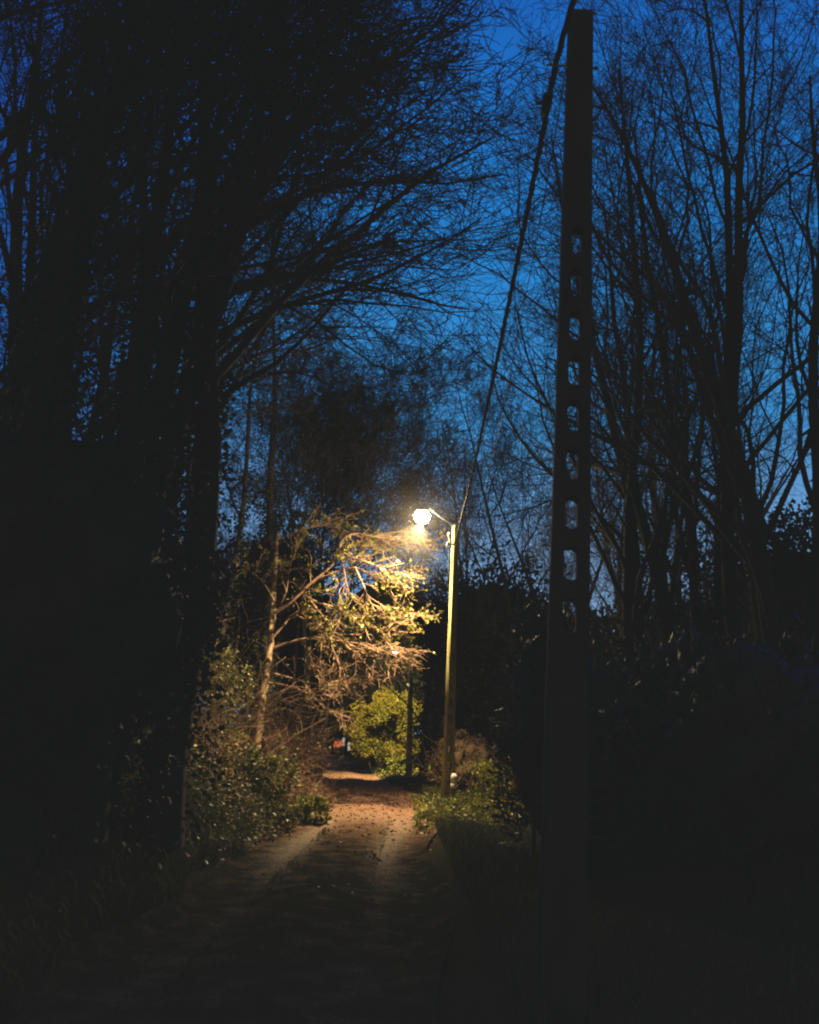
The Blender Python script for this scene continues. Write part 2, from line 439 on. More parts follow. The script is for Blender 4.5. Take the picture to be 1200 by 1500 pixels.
def bush(name, base, rad, n, leaf, mat_, seed, label, cat='bush', group=None, nc=40, cs=0.28, asp=0.6, stems=14, stemmat=None, droop=0.2, up=0.0, twigs=0, core=0.0, lift=0.8):
    rng = np.random.default_rng(seed)
    base = np.asarray(base, float)
    root = empty(name, base, label, cat, group)
    p, d = clumps(rng, rad, n, nc, cs)
    p[:, 2] += rad[2] * lift
    p = p[p[:, 2] > -0.05]; d = unit(rng.normal(size=p.shape) * 0.5 + p / np.asarray(rad) + [0, 0, up])
    fo = MB().leaves(p, leaf, rng, asp, d, droop)
    if core:                                    # dense inner mass of the crown
        th, ph = np.meshgrid(np.linspace(0, 2 * math.pi, 37)[:-1], np.linspace(0.02, math.pi - 0.02, 18))
        q = np.stack([np.sin(ph) * np.cos(th), np.sin(ph) * np.sin(th), np.cos(ph)], -1)
        q = q * (core * (1 + 0.16 * np.sin(th * 5 + ph * 7 + seed) * np.sin(ph) + rng.normal(size=ph.shape) * 0.05))[..., None] * np.asarray(rad)
        q[..., 2] = np.maximum(q[..., 2] + rad[2] * lift, -0.2)
        ii = np.arange(ph.size).reshape(ph.shape)
        fo.add(q.reshape(-1, 3), np.stack([ii[:-1], np.roll(ii[:-1], -1, 1), np.roll(ii[1:], -1, 1), ii[1:]], -1).reshape(-1, 4))
    fo.build('foliage', mat_, root)
    sp = rng.normal(size=(stems, 3)) * [rad[0] * 0.2, rad[1] * 0.2, 0]; sp[:, 2] = -0.15
    sd = unit(rng.normal(size=(stems, 3)) * [0.6, 0.6, 0.1] + [0, 0, 1])
    hh = rad[2] * (1 + lift)
    Q, RR = grow(sp, sd, rng.uniform(0.55, 0.95, stems) * hh, np.full(stems, 0.010 + 0.006 * hh), np.full(stems, 0.005), 7, rng, 0.12, np.array([0, 0, 0.02]))
    b = MB().tubes(Q, RR, 5)
    if twigs:
        p2, d2, r2, t2 = spawn(Q, RR, twigs, rng, 0.25, 1, (25, 70))
        Q2, R2 = grow(p2, d2, rng.uniform(0.2, 0.5, len(p2)) * hh, np.full(len(p2), 0.006), np.full(len(p2), 0.003), 5, rng, 0.16, np.array([0, 0, 0.0]))
        b.tubes(Q2, R2, 3)
    b.build('stems', stemmat or TWIG, root)
    return root

def thicket(name, base, size, n, seed, label, mat_, group=None, nsub=6, L=(0.8, 2.0), trop=(0.06, 0, -0.05), dirn=(0.4, 0, 1), leaf=0, leafmat=None, leafsize=0.07, r=0.008, cat='thicket', spread=0.5):
    """a tangle of thin arching stems (> stems, leaves)"""
    rng = np.random.default_rng(seed)
    base = np.asarray(base, float)
    root = empty(name, base, label, cat, group)
    p = rng.uniform(-1, 1, (n, 3)) * np.asarray(size)
    p[:, 2] = zg(p[:, 0] + base[0], p[:, 1] + base[1]) - base[2] - 0.05
    d = unit(np.asarray(dirn, float) + rng.normal(size=(n, 3)) * spread)
    Ls = rng.uniform(L[0], L[1], n)
    Q, RR = grow(p, d, Ls, np.full(n, r), np.full(n, r * 0.4), 8, rng, 0.12, np.asarray(trop))
    b = MB().tubes(Q, RR, 4)
    p2, d2, r2, t2 = spawn(Q, RR, nsub, rng, 0.25, 1, (20, 65))
    Q2, R2 = grow(p2, d2, np.repeat(Ls, nsub) * rng.uniform(0.15, 0.5, len(p2)), np.maximum(r2 * 0.6, 0.0035), np.full(len(p2), 0.0025), 5, rng, 0.2, np.asarray(trop))
    b.tubes(Q2, R2, 3, cap=False)
    b.build('stems', mat_, root)
    if leaf:
        A = Q2[:, 1:].reshape(-1, 3)
        A = A[rng.integers(0, len(A), leaf)] + rng.normal(size=(leaf, 3)) * 0.04
        MB().leaves(A, leafsize, rng, 0.6, None, 0.3).build('foliage', leafmat, root)
    return root

def gz(x, y): return float(zg(x, y))
def on(px, D, dz=0.0):
    """ground point below the photo column px at distance D"""
    z = EYE
    for _ in range(3):
        lo = at(px, 1100, D)
        # walk along the column until it meets the ground height
        a, b = 700.0, 1900.0
        for _ in range(30):
            mpy = (a + b) / 2
            p = at(px, mpy, D)
            if p[2] > gz(p[0], D): a = mpy
            else: b = mpy
        return np.array([p[0], D, gz(p[0], D) + dz])

# ------------------------------------------------------------------ concrete poles
def pole_shaft(name, root, H, w0, w1, th0, holes, mat_, hw=0.36, pitch=0.32, hl=0.22):
    """tapered flat concrete post with a ladder of round-ended openings (2-D outline with holes, extruded)"""
    cu = bpy.data.curves.new(name, 'CURVE'); cu.dimensions = '2D'; cu.fill_mode = 'BOTH'
    cu.extrude = th0 / 2 - 0.012; cu.bevel_depth = 0.012; cu.bevel_resolution = 1
    def wid(z): return w0 + (w1 - w0) * z / H
    def spline(pts):
        sp = cu.splines.new('POLY'); sp.points.add(len(pts) - 1)
        for q, (x, y) in zip(sp.points, pts): q.co = (x, y, 0, 1)
        sp.use_cyclic_u = True
    b = 0.012
    spline([(-wid(-0.4) / 2 + b, -0.4), (wid(-0.4) / 2 - b, -0.4), (w1 / 2 - b, H - b), (-w1 / 2 + b, H - b)])
    for z in holes:
        hr = wid(z) * hw / 2
        top = [(hr * math.cos(a), z + hl / 2 - hr + hr * math.sin(a)) for a in np.linspace(0, math.pi, 9)]
        bot = [(hr * math.cos(a), z - hl / 2 + hr + hr * math.sin(a)) for a in np.linspace(math.pi, 2 * math.pi, 9)]
        sx = (hr + b) / hr
        spline([(x * sx, z + (y - z) * 1.06) for x, y in top + bot])
    tmp = bpy.data.objects.new('tmp', cu); C.objects.link(tmp)
    dg = bpy.context.evaluated_depsgraph_get()
    me = bpy.data.meshes.new_from_object(tmp.evaluated_get(dg))
    bpy.data.objects.remove(tmp)
    me.transform(Matrix.Rotation(math.pi / 2, 4, 'X'))
    me.materials.clear(); me.materials.append(mat_)
    o = bpy.data.objects.new('shaft', me); C.objects.link(o); o.parent = root
    return o

def orient(root, base, top, rz):
    ax = Vector(top - base).normalized()
    root.rotation_euler = (ax.to_track_quat('Z', 'Y').to_matrix() @ Matrix.Rotation(0, 3, 'Z')).to_euler()
    q = Vector((0, 0, 1)).rotation_difference(ax)
    root.rotation_euler = (q.to_matrix() @ Matrix.Rotation(rz, 3, 'Z')).to_euler()

# near pole, 5 m ahead beside the lane
D1 = 5.0
t1, b1 = at(850.5, 22, D1), at(834, 870, D1)
dirp = (t1 - b1) / (t1[2] - b1[2])
base1 = b1 + dirp * (gz(b1[0], D1) - b1[2])
H1 = float(np.linalg.norm(t1 - base1))
wt = 34 * depth(t1) / F; wb = 56 * depth(b1) / F
hb = float(np.linalg.norm(b1 - base1))
w0 = wt + (wb - wt) * H1 / (H1 - hb)
pole1 = empty('utility_pole', base1, 'tall near concrete utility pole with a ladder of round-ended holes, right of the lane', 'utility pole', 'concrete utility poles along the lane')
orient(pole1, base1, t1, R(0))
holes = [0.55 + 0.325 * k for k in range(5, 14)]
pole_shaft('pole', pole1, H1, w0, wt, 0.12, holes, CONC, hw=0.38)
hk = MB()
zh = H1 - 0.50
hk.tube([(-wt / 2 - 0.16, -0.02, zh), (wt / 2 + 0.05, -0.02, zh)], 0.008, 8)
hk.tube([(-wt/2-0.16 + 0.028 * math.cos(a), -0.02, zh + 0.028 + 0.028 * math.sin(a)) for a in np.linspace(-1.6, 4.2, 12)], 0.007, 6)
hk.tube([(wt / 2 + 0.02, -0.02, zh), (wt / 2 + 0.035, -0.02, zh)], 0.017, 6)
hk.build('hook_bolt', STEEL, pole1, smooth=True)

# second pole, carrying the lit lamp
D2 = 18.3
t2, b2 = at(667, 770, D2), at(655.5, 1182, D2)
b2[2] = gz(b2[0], D2)
H2 = float(np.linalg.norm(t2 - b2))
pole2 = empty('utility_pole', b2, 'slim concrete lamp pole with one yellow-lit edge and a glowing lamp beside its top', 'utility pole', 'concrete utility poles along the lane')
orient(pole2, b2, t2, R(20))
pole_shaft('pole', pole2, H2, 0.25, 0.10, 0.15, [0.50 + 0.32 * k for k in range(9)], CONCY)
# lamp arm and head: world positions turned into pole space
M2 = pole2.matrix_basis.copy()
M2 = Matrix.LocRotScale(Vector(b2), pole2.rotation_euler, None)
inv2 = M2.inverted()
def loc2(p): return np.array(inv2 @ Vector(p))
LAMP = at(618.5, 756, 18.25)
arm = [t2 + [-0.02, 0, -0.30], t2 + [-0.05, -0.02, -0.02], (t2 * 0.55 + LAMP * 0.45) + [0, 0, 0.10], LAMP + [0.14, 0.0, 0.20], LAMP + [0.0, 0.0, 0.19]]
MB().tube([loc2(p) for p in arm], 0.014, 8, sub=5).build('lamp_arm', DARKSTEEL, pole2, smooth=True)
lc = loc2(LAMP)
head = MB().lathe([(0.0, 0.22), (0.04, 0.22), (0.06, 0.19), (0.10, 0.16), (0.145, 0.115), (0.15, 0.10), (0.13, 0.10), (0.0, 0.105)], lc, 18).build('lamp_head', DARKSTEEL, pole2, smooth=True)
MB().lathe([(0.135, 0.098), (0.165, 0.04), (0.172, -0.01), (0.155, -0.08), (0.11, -0.135), (0.05, -0.165), (0.0, -0.17)], lc, 18).build('lamp_bowl', BOWL, head, smooth=True)
# cable anchor: hook, drooping loop and clamp on the lane side of the pole
ck = MB()
kn = at(658, 795, 18.1)
ck.tube([loc2(p) for p in [at(668, 797, 18.12), at(662, 797, 18.1), at(658.5, 790, 18.1), at(658.5, 783, 18.1)]], 0.022, 7, sub=4)
ck.lathe([(0, -0.05), (0.035, -0.045), (0.05, 0), (0.035, 0.045), (0, 0.05)], loc2(at(658.5, 783, 18.1)), 10)
ck.tube([loc2(at(657.5 + 2.6 * math.cos(a), 799 + 4.5 * math.sin(a), 18.08)) for a in np.linspace(0, 6.28, 14)], 0.02, 6)
ck.build('cable_anchor', WHITE, pole2, smooth=True)
# thin earth wire down the pole
MB().tube([loc2(at(657.5, 804, 18.1)), loc2(at(656.5, 850, 18.1)), loc2(at(658.5, 1000, 18.1))], 0.006, 5).build('earth_wire', CABLE, pole2)

# third pole further along with a bracket lamp, its bowl given a glow
D3 = 38.0
t3, b3 = at(602, 958, D3), at(599, 1140, D3)
b3[2] = gz(b3[0], D3)
H3 = float(np.linalg.norm(t3 - b3))
pole3 = empty('utility_pole', b3, 'distant thin pole with a short white bracket lamp beside the yellow bush', 'utility pole', 'concrete utility poles along the lane')
orient(pole3, b3, t3, R(24))
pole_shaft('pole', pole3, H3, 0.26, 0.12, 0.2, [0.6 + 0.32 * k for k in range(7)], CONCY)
inv3 = Matrix.LocRotScale(Vector(b3), pole3.rotation_euler, None).inverted()
def loc3(p): return np.array(inv3 @ Vector(p))
MB().tube([loc3(p) for p in [at(602, 962, D3), at(598, 957, D3), at(590, 955, 38.1), at(585, 953, 38.2)]], 0.03, 7, sub=3).build('lamp_arm', STEEL, pole3, smooth=True)
LAMP3 = at(580, 954, 38.2)
h3 = MB()
h3.lathe([(0.0, 0.16), (0.07, 0.15), (0.15, 0.08), (0.2, 0.0), (0.19, -0.02), (0, -0.01)], loc3(LAMP3), 14)
h3 = h3.build('lamp_head', WHITE, pole3, smooth=True)
MB().lathe([(0.17, -0.022), (0.12, -0.09), (0.0, -0.12)], loc3(LAMP3), 14).build('lamp_bowl', BOWLDIM, h3, smooth=True)
MB().box(loc3(at(604, 972, 37.9)), (0.05, 0.05, 0.16)).build('junction_box', WHITE, pole3)

# overhead cable: from behind the camera, past the near pole's hook, down to the lamp pole
ca = at(818, 80, 4.95)
cb = at(666, 797, 18.1)
pts = []
p0 = at(845, -30, 4.3)
far_ = np.array([ca[0] + 0.35, -6.0, ca[2] + 0.1])
for k in range(13):
    t = k / 12; p = far_ * (1 - t) + ca * t; p[2] -= 0.35 * 4 * t * (1 - t) * 0.5; pts.append(p)
for k in range(1, 31):
    t = k / 30; p = ca * (1 - t) + cb * t; p[2] -= 0.28 * 4 * t * (1 - t); pts.append(p)
pts = np.array(pts)
# twisted pair of insulated cores
def twist(pts, r, turns, ph):
    P, _ = smooth(pts, np.ones(len(pts)), 8)
    s = np.concatenate([[0], np.cumsum(np.linalg.norm(np.diff(P, axis=0), axis=1))])
    a = s * turns + ph
    return P + np.stack([np.cos(a) * r, np.zeros(len(a)), np.sin(a) * r], -1)
cbm = MB()
for ph in (0, 2.09, 4.19):
    tp = twist(pts, 0.013, 9, ph)
    cbm.tube(tp, 0.0125, 6)
cl = cbm
cable = cl.build('overhead_cable', CABLE, None, smooth=True)
tag(cable, 'thick twisted black overhead cable running from the near pole to the lamp pole', 'cable')
clamp = MB()
clamp.tube([ca + (cb - ca) * 0.03 + [-0.012, 0, 0.03], ca + (cb - ca) * 0.042 + [-0.012, 0, -0.03]], 0.034, 8)
clamp.tube([ca + (cb - ca) * 0.035, ca + (cb - ca) * 0.035 + [-0.09, 0, 0.0]], 0.013, 6)
clamp.build('cable_clamp', CABLE, cable, smooth=True)
# thinner second line hanging behind it
sl_ = MB(); A_, B_ = at(735, 600, 14), at(699, 806, 24)
sl_.tube([at(842, 20, 6.5), at(790, 330, 9.5), at(735, 610, 15), at(712, 720, 21), at(700, 805, 29)], 0.007, 5, sub=8)
tag(sl_.build('telephone_wire', CABLE), 'thin telephone wire hanging behind the thick cable and sinking into the trees', 'wire')

# marker post
mb = on(664, 18.0)
mp_ = empty('marker_post', mb, 'short white-topped marker post standing right beside the lamp pole foot', 'post')
MB().lathe([(0.045, -0.2), (0.045, 0.36)], n=10).build('shaft', flat('green_paint', (0.10, 0.14, 0.08)), mp_, smooth=True)
MB().lathe([(0.06, 0.33), (0.066, 0.34), (0.066, 0.42), (0.058, 0.43), (0.058, 0.45), (0.066, 0.46), (0.066, 0.56), (0.05, 0.61), (0.0, 0.63)], n=12).build('cap', WHITE, mp_, smooth=True)

# ------------------------------------------------------------------ lit shrub on the left bank (limbs placed one by one)
def px_path(pts, D0, D1):
    D0 += 2.5; D1 += 3.0
    n = len(pts)
    return np.array([at(x, y, D0 + (D1 - D0) * i / (n - 1)) for i, (x, y) in enumerate(pts)])

rng = np.random.default_rng(11)
sb = on(374, 19.9)
shrub = empty('leafy_tree', sb, 'lamp-lit small tree on the left bank, its pale crooked limbs arching right with young leaves', 'tree')
tp_ = np.vstack([sb + [0, 0, -0.3], px_path([(380, 1060), (388, 1000), (397, 930), (401, 860), (406, 780)], 17.4, 17.6)])
P_, r_ = smooth(tp_, np.array([0.15, 0.13, 0.115, 0.10, 0.085, 0.05]), 5)
P_ = P_ + rng.normal(size=P_.shape) * 0.012
MB().tubes(P_[None] - sb, r_[None] * 0.85, 9).build('trunk', PALELIT, shrub, smooth=True)
limbs = [([(399, 900), (425, 880), (450, 858), (480, 832), (497, 815), (532, 822), (565, 836), (596, 843)], 17.4, 16.2, .05),
         ([(440, 866), (470, 845), (520, 832), (550, 850), (575, 852), (594, 838)], 17.4, 16.6, .035),
         ([(497, 816), (499, 795), (520, 782), (545, 788), (575, 792), (600, 797), (630, 800)], 16.9, 17.0, .034),
         ([(497, 812), (525, 795), (560, 782), (598, 778)], 16.9, 17.3, .026),
         ([(405, 790), (440, 775), (470, 770), (500, 770)], 17.6, 17.3, .03),
         ([(398, 935), (415, 915), (432, 903), (452, 908), (468, 925), (478, 945)], 17.4, 16.8, .036),
         ([(400, 950), (420, 941), (455, 933), (490, 935), (512, 948), (530, 968), (545, 985)], 17.4, 16.4, .042),
         ([(446, 872), (470, 880), (500, 893), (530, 912), (560, 922), (585, 914), (605, 900)], 17.3, 16.2, .036),
         ([(455, 880), (475, 905), (485, 930), (492, 960), (503, 985), (505, 1008)], 17.2, 16.6, .028),
         ([(560, 924), (566, 940), (580, 952), (590, 958)], 16.5, 16.3, .014),
         ([(480, 936), (505, 938), (530, 945), (552, 958), (566, 972)], 16.8, 16.2, .028),
         ([(440, 940), (452, 955), (462, 985), (470, 1005)], 17.1, 16.8, .02),
         ([(392, 1000), (420, 1006), (450, 1020), (480, 1042), (505, 1046)], 17.2, 16.3, .03),
         ([(395, 985), (430, 990), (470, 1005), (500, 1004), (530, 990)], 17.2, 16.6, .03),
         ([(520, 830), (535, 860), (548, 890), (560, 905)], 16.7, 16.4, .02),
         ([(500, 820), (503, 850), (498, 885), (490, 905)], 16.9, 16.6, .02),
         ([(402, 880), (380, 850), (360, 835), (345, 840)], 17.5, 17.3, .025),
         ([(400, 905), (420, 870), (425, 830), (440, 800)], 17.4, 17.2, .028)]
lm = MB(); tips = []; Q2s = []
for pts_, d0, d1, r0 in limbs:
    P0 = px_path(pts_, d0, d1); P0[1:, :] += rng.normal(size=(len(P0) - 1, 3)) * 0.03
    P, rr = smooth(P0, np.linspace(r0 * 0.95, 0.010, len(P0)), 4)
    lm.tubes(P[None] - sb, rr[None], 6)
    n = 6 + int(len(P) * 0.55)
    p2, d2, r2, t2_ = spawn(P[None], rr[None], n, rng, 0.25, 1.0, (18, 60), np.array([0.3, -0.3, -0.1]))
    Q, RR = grow(p2, d2, rng.uniform(0.35, 0.95, n) * (1.15 - 0.4 * t2_), np.clip(r2 * 0.6, 0.009, 0.018), np.full(n, 0.006), 7, rng, 0.17, np.array([0.05, 0, -0.035]))
    lm.tubes(Q - sb, RR, 5)
    p3, d3, r3, t3_ = spawn(Q, RR, 5, rng, 0.25, 1.0, (20, 60), np.array([0.3, -0.2, -0.2]))
    Q3, R3 = grow(p3, d3, rng.uniform(0.15, 0.45, len(p3)), np.full(len(p3), 0.0065), np.full(len(p3), 0.004), 5, rng, 0.2, np.array([0.03, 0, -0.05]))
    lm.tubes(Q3 - sb, R3, 4)
    tips.append(Q[:, 3:].reshape(-1, 3)); tips.append(Q3[:, 2:].reshape(-1, 3))
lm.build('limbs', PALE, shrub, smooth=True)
T = np.concatenate(tips)
zz = T[:, 2]
keep = rng.uniform(size=len(T)) < np.clip((zz - 3.3) / 2.2, 0.06, 0.58) * np.clip((np.linalg.norm(T - LAMP, axis=1) - 0.9) / 1.4, 0.03, 1)
T = T[keep]
T = np.repeat(T, 2, 0) + rng.normal(size=(len(T) * 2, 3)) * 0.035
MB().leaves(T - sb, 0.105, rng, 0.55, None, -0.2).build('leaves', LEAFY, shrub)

# ------------------------------------------------------------------ left bank undergrowth
for k, (px, D, sx, sy, n, L, lab) in enumerate([
        (392, 20.9, 0.7, 0.6, 130, (0.7, 1.8), 'brown leafless brushwood tangled below the lit tree, tall and upright'),
        (405, 20.2, 0.45, 0.9, 120, (0.5, 1.3), 'brown brushwood overhanging the lane edge at the bend'),
        (428, 17.2, 0.4, 0.8, 110, (0.4, 0.9), 'low brown twig tangle on the bank foot nearest the wheel track')]):
    thicket('brushwood', on(px, D), (sx, sy, 0), n, 40 + k, lab, BRUSH, 'brushwood on the left bank', L=L, nsub=9, leaf=[500, 900, 1500][k], leafmat=BEECH, leafsize=0.055, trop=(0.03, 0, -0.05), dirn=(0.25, -0.1, 0.9), r=0.009)
thicket('brushwood', on(372, 23), (0.5, 1.2, 0), 120, 47, 'dark brown brushwood at the bend half hiding the far lane', BRUSH, 'brushwood on the left bank', L=(0.5, 1.1), nsub=9, leaf=900, leafmat=BEECH, leafsize=0.06, dirn=(0.3, -0.1, 1), r=0.009)
thicket('bramble', on(290, 15.5), (0.8, 0.9, 0), 80, 52, 'tall bare brambles behind the ivy bush on the left bank', BRUSH, 'brambles on the left bank', L=(1.2, 3.2), nsub=6, leaf=500, leafmat=GREEN, dirn=(0.1, -0.1, 1), trop=(0.02, 0, -0.02))
for k, (px, D, rad, n, lab) in enumerate([
        (288, 17.0, (0.9, 0.8, 1.0), 2600, 'ivy bush with glinting leaves high on the left bank'),
        (385, 16.2, (0.6, 0.6, 0.5), 1700, 'ivy bush with glinting leaves half way down the left bank'),
        (405, 14.4, (0.35, 0.4, 0.2), 700, 'low ivy patch with glinting leaves at the bank foot'),
        (270, 16.0, (0.9, 0.8, 1.1), 2200, 'dark ivy bush at the left edge of the lamplight'),
        (452, 15.6, (0.36, 0.5, 0.25), 900, 'small leafy clump beside the bright left wheel track')]):
    bush('ivy_bush', on(px, D), rad, n, 0.085, IVY if k < 4 else GREEN, 60 + k, lab, 'bush', 'ivy bushes on the left bank', nc=45, cs=0.26, asp=0.85, twigs=4, stemmat=BRUSH, droop=0.5)

# ------------------------------------------------------------------ right verge bushes
for k, (px, D, rad, n, m_, lab) in enumerate([
        (738, 19.0, (0.8, 0.6, 0.5), 3400, GREEN, 'bright yellow-green bush in the lamplight right of the marker post'),
        (778, 17.8, (0.5, 0.5, 0.45), 1700, GREEN, 'green bush with upright shoots close to the near pole'),
        (690, 16.6, (0.42, 0.4, 0.16), 1000, GREEN, 'low lit weeds on the verge below the marker post'),
        (640, 15.6, (0.34, 0.45, 0.13), 800, GREEN, 'low weeds at the verge tip beside the lane'),
        (745, 15.2, (0.6, 0.4, 0.2), 900, IVY, 'dark low weeds on the shaded verge in front of the bright bush')]):
    bush('verge_bush', on(px, D), rad, n, 0.075, m_, 80 + k, lab, 'bush', 'bushes on the right verge', nc=34, cs=0.3, asp=0.5, twigs=(1 if k in (2, 3) else 3), stems=(4 if k in (2, 3) else 12), up=0.6, droop=0.0)
hb_ = on(678, 23.5)
bush('hedge_mound', hb_, (1.0, 0.7, 0.85), 7500, 0.07, BEECH, 90, 'brown dome of hedge with dead leaves behind the lamp pole foot', 'hedge', nc=160, cs=0.16, asp=0.55, stems=24, twigs=6, stemmat=BRUSH, droop=0.8, lift=0.85, core=0.68)

# yellow bush and its companions beyond the dip
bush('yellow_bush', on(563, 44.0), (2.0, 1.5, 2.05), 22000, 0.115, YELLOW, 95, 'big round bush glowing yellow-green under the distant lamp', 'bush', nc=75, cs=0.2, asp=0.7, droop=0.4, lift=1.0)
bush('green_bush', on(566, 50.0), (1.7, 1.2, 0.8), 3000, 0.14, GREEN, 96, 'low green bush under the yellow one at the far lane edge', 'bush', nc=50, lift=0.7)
bush('green_bush', on(583, 41.0), (0.55, 0.6, 0.55), 900, 0.12, GREEN, 97, 'small dark green bush at the foot of the distant pole', 'bush', nc=26, lift=0.8)
bush('ivy_clump', on(628, 34.0) + [0, 0, 2.6], (0.22, 0.25, 0.8), 500, 0.10, GREEN, 98, 'narrow lit ivy clump between the two dark trunks', 'ivy', nc=20, lift=0.2, stems=4)

# two thick dark trunks behind the lamp pole
for k, (px, D, r, h, lab, ln) in enumerate([(618, 33.5, 0.19, 9, 'straight dark trunk just right of the distant pole, half in lamplight', (0.0, 0)), (636, 33.0, 0.18, 9, 'leaning dark trunk between the distant pole and the lamp pole', (0.05, 0))]):
    tree('ivied_tree', on(px, D), h, r, 120 + k, lab, 'dark trunks beyond the lamp', lean=ln, nl=12, nb=8, nt=5, nw=0, ivy=900, ivy_top=0.9, first=0.6)

# dark rounded evergreens closing the view behind the lamp
for k, (px, D, rad, lab) in enumerate([
        (716, 31, (2.9, 2.4, 4.15), 'large dark rounded evergreen behind the lamp pole'),
        (795, 29, (2.6, 2.2, 2.95), 'dark evergreen between the two concrete poles'),
        (655, 50, (2.8, 2.2, 5.6), 'tall dark evergreen behind the two dark trunks'),
        (560, 60, (5.5, 3.0, 7.6), 'dark evergreen far behind the yellow bush'),
        (430, 52, (3.4, 3.0, 5.4), 'dark evergreen behind the brushwood left of the bend'),
        (890, 27, (3.2, 2.5, 2.6), 'dark evergreen right of the near pole'),
        (1030, 25, (3.6, 2.5, 2.9), 'dark evergreen at the far right behind the bare trunks'),
        (398, 32, (2.3, 2.3, 4.6), 'tall dark evergreen close behind the lit tree'),
        (1180, 24, (3.6, 2.5, 4.0), 'dark evergreen at the right edge of the wood'),
        (478, 78, (4.0, 3.0, 3.4), 'small dark evergreen closing the far end of the lane behind the walker'),
        (230, 30, (4.0, 3.0, 3.6), 'dark evergreen behind the left trunks'),
        (60, 26, (4.0, 3.0, 3.4), 'dark evergreen at the left edge of the wood')]):
    bush('evergreen', on(px, D), rad, 16000, 0.20, DARKLEAF, 140 + k, lab, 'evergreen tree', 'dark evergreens closing the view', nc=190, cs=0.22, asp=0.6, stems=10, lift=0.95, core=0.7)

# glossy laurels around the near pole's foot: leaf streaks catch the lamp
for k, (px, D, rad, n, lab) in enumerate([
        (812, 11.5, (0.8, 0.7, 1.95), 3400, 'glossy-leaved shrub behind the near pole, leaf edges glinting'),
        (900, 10.5, (0.9, 0.8, 1.45), 2600, 'glossy-leaved shrub just right of the near pole'),
        (1000, 9.0, (1.1, 0.9, 1.4), 3000, 'dark shrub in front of the first bare tree on the right'),
        (1130, 8.0, (1.2, 0.9, 1.4), 3000, 'dark shrub at the right edge of the picture')]):
    bush('glossy_shrub', on(px, D), rad, n, 0.15, GLOSS, 160 + k, lab, 'shrub', 'glossy shrubs on the right', nc=60, cs=0.3, asp=0.26, twigs=5, up=0.4, droop=0.1, core=0.7)
for k, (px, D, rad, lab) in enumerate([
        (95, 9.0, (1.4, 1.0, 1.6), 'dark shrub under the thick left trunks'),
        (20, 8.0, (1.6, 1.0, 2.0), 'dark shrub at the left edge of the picture'),
        (222, 18, (1.4, 1.2, 2.0), 'dark shrub behind the ivy bushes on the bank')]):
    bush('dark_shrub', on(px, D), rad, 5200, 0.11, DARKLEAF, 170 + k, lab, 'shrub', 'dark shrubs on the left', core=0.75, nc=80, cs=0.25, twigs=4)

# ------------------------------------------------------------------ tall bare trees
LEFT = [  # px, D, height, rad, lean, stems, label
    (392, 22.0, 14, 0.19, (-0.02, 0), 1, 'straight dark bare tree right of the small patch of sky'),
    (308, 20.0, 13, 0.11, (-0.01, 0), 1, 'slender dark bare tree crossing the small patch of sky'),
    (185, 9.5, 12, 0.27, (-0.05, 0.0), 2, 'thick forked bare tree left of the small patch of sky'),
    (105, 8.4, 12, 0.22, (-0.06, 0), 2, 'bare twin-stemmed tree right of the narrow vertical sky gap'),
    (-20, 8.0, 12, 0.24, (-0.05, 0), 2, 'bare tree left of the narrow vertical sky gap'),
    (-150, 7.5, 12, 0.22, (0.02, 0), 2, 'bare tree cut by the left edge of the picture'),
    (225, 15.5, 14, 0.2, (-0.04, 0), 2, 'bare tree standing just behind the thick forked trunk'),
    (75, 14.0, 14, 0.2, (-0.05, 0), 2, 'bare tree seen through the narrow vertical sky gap'),
    (-40, 13.0, 14, 0.2, (0.0, 0), 3, 'bare many-stemmed tree deep at the left edge'),
    (160, 20.0, 16, 0.2, (0.0, 0), 3, 'bare tree furthest back behind the left trunks'),
    (10, 20.0, 16, 0.2, (0.0, 0), 3, 'bare tall tree far back at the left edge'),
]
for k, (px, D, h, r, ln, st, lab) in enumerate(LEFT):
    tree('bare_tree', on(px, D), h, r, 200 + k, lab, 'tall bare trees left of the lane', spread=0.06, trop=(0.055, 0.0, 0.03), lean=ln, stems=st, nl=26 if st == 1 else (19 if k < 6 else 10), nb=9, nt=6, nw=4,
         limb=(25, 52), first=(0.36 if k < 2 else 0.42 if k < 6 else 0.22), limbL=(0.3 if k < 2 else 0.56 if k in (2, 3, 6) else 0.40), bias=(0.9, -0.1, 0.0) if k in (2, 3, 6) else (0.35, 0, 0), ivy=5000 if k in (0, 2, 3, 4) else 2000, ivy_top=0.5, prune=True, twig=0.006)
RIGHT = [
    (968, 13.0, 12.5, 0.14, (-0.03, 0), 2, 'bare tree just right of the near pole, forking into many upright limbs'),
    (1068, 12.0, 14, 0.15, (-0.04, 0), 2, 'bare tree with two straight close stems in the right half'),
    (1120, 11.0, 14, 0.14, (-0.05, 0), 2, 'bare straight tree near the right edge'),
    (1205, 10.0, 13, 0.16, (-0.04, 0), 2, 'bare tree cut by the right edge of the picture'),
    (925, 22.0, 11, 0.12, (-0.02, 0), 2, 'thin bare tree behind the near pole'),
    (1010, 21.0, 14, 0.15, (-0.03, 0), 2, 'bare tree deeper in the wood on the right'),
    (1150, 18.0, 15, 0.16, (-0.03, 0), 2, 'bare tree between the right edge trunks and the wood behind'),
]
for k, (px, D, h, r, ln, st, lab) in enumerate(RIGHT):
    tree('bare_tree', on(px, D), h, r, 230 + k, lab, 'tall bare trees right of the lane', trop=(-0.008, 0.0, 0.06), lean=ln, stems=st, nl=15, nb=9, nt=6, nw=3,
         limb=(18, 44), first=0.2, limbL=0.45, ivy=700, ivy_top=0.35, spread=0.05)
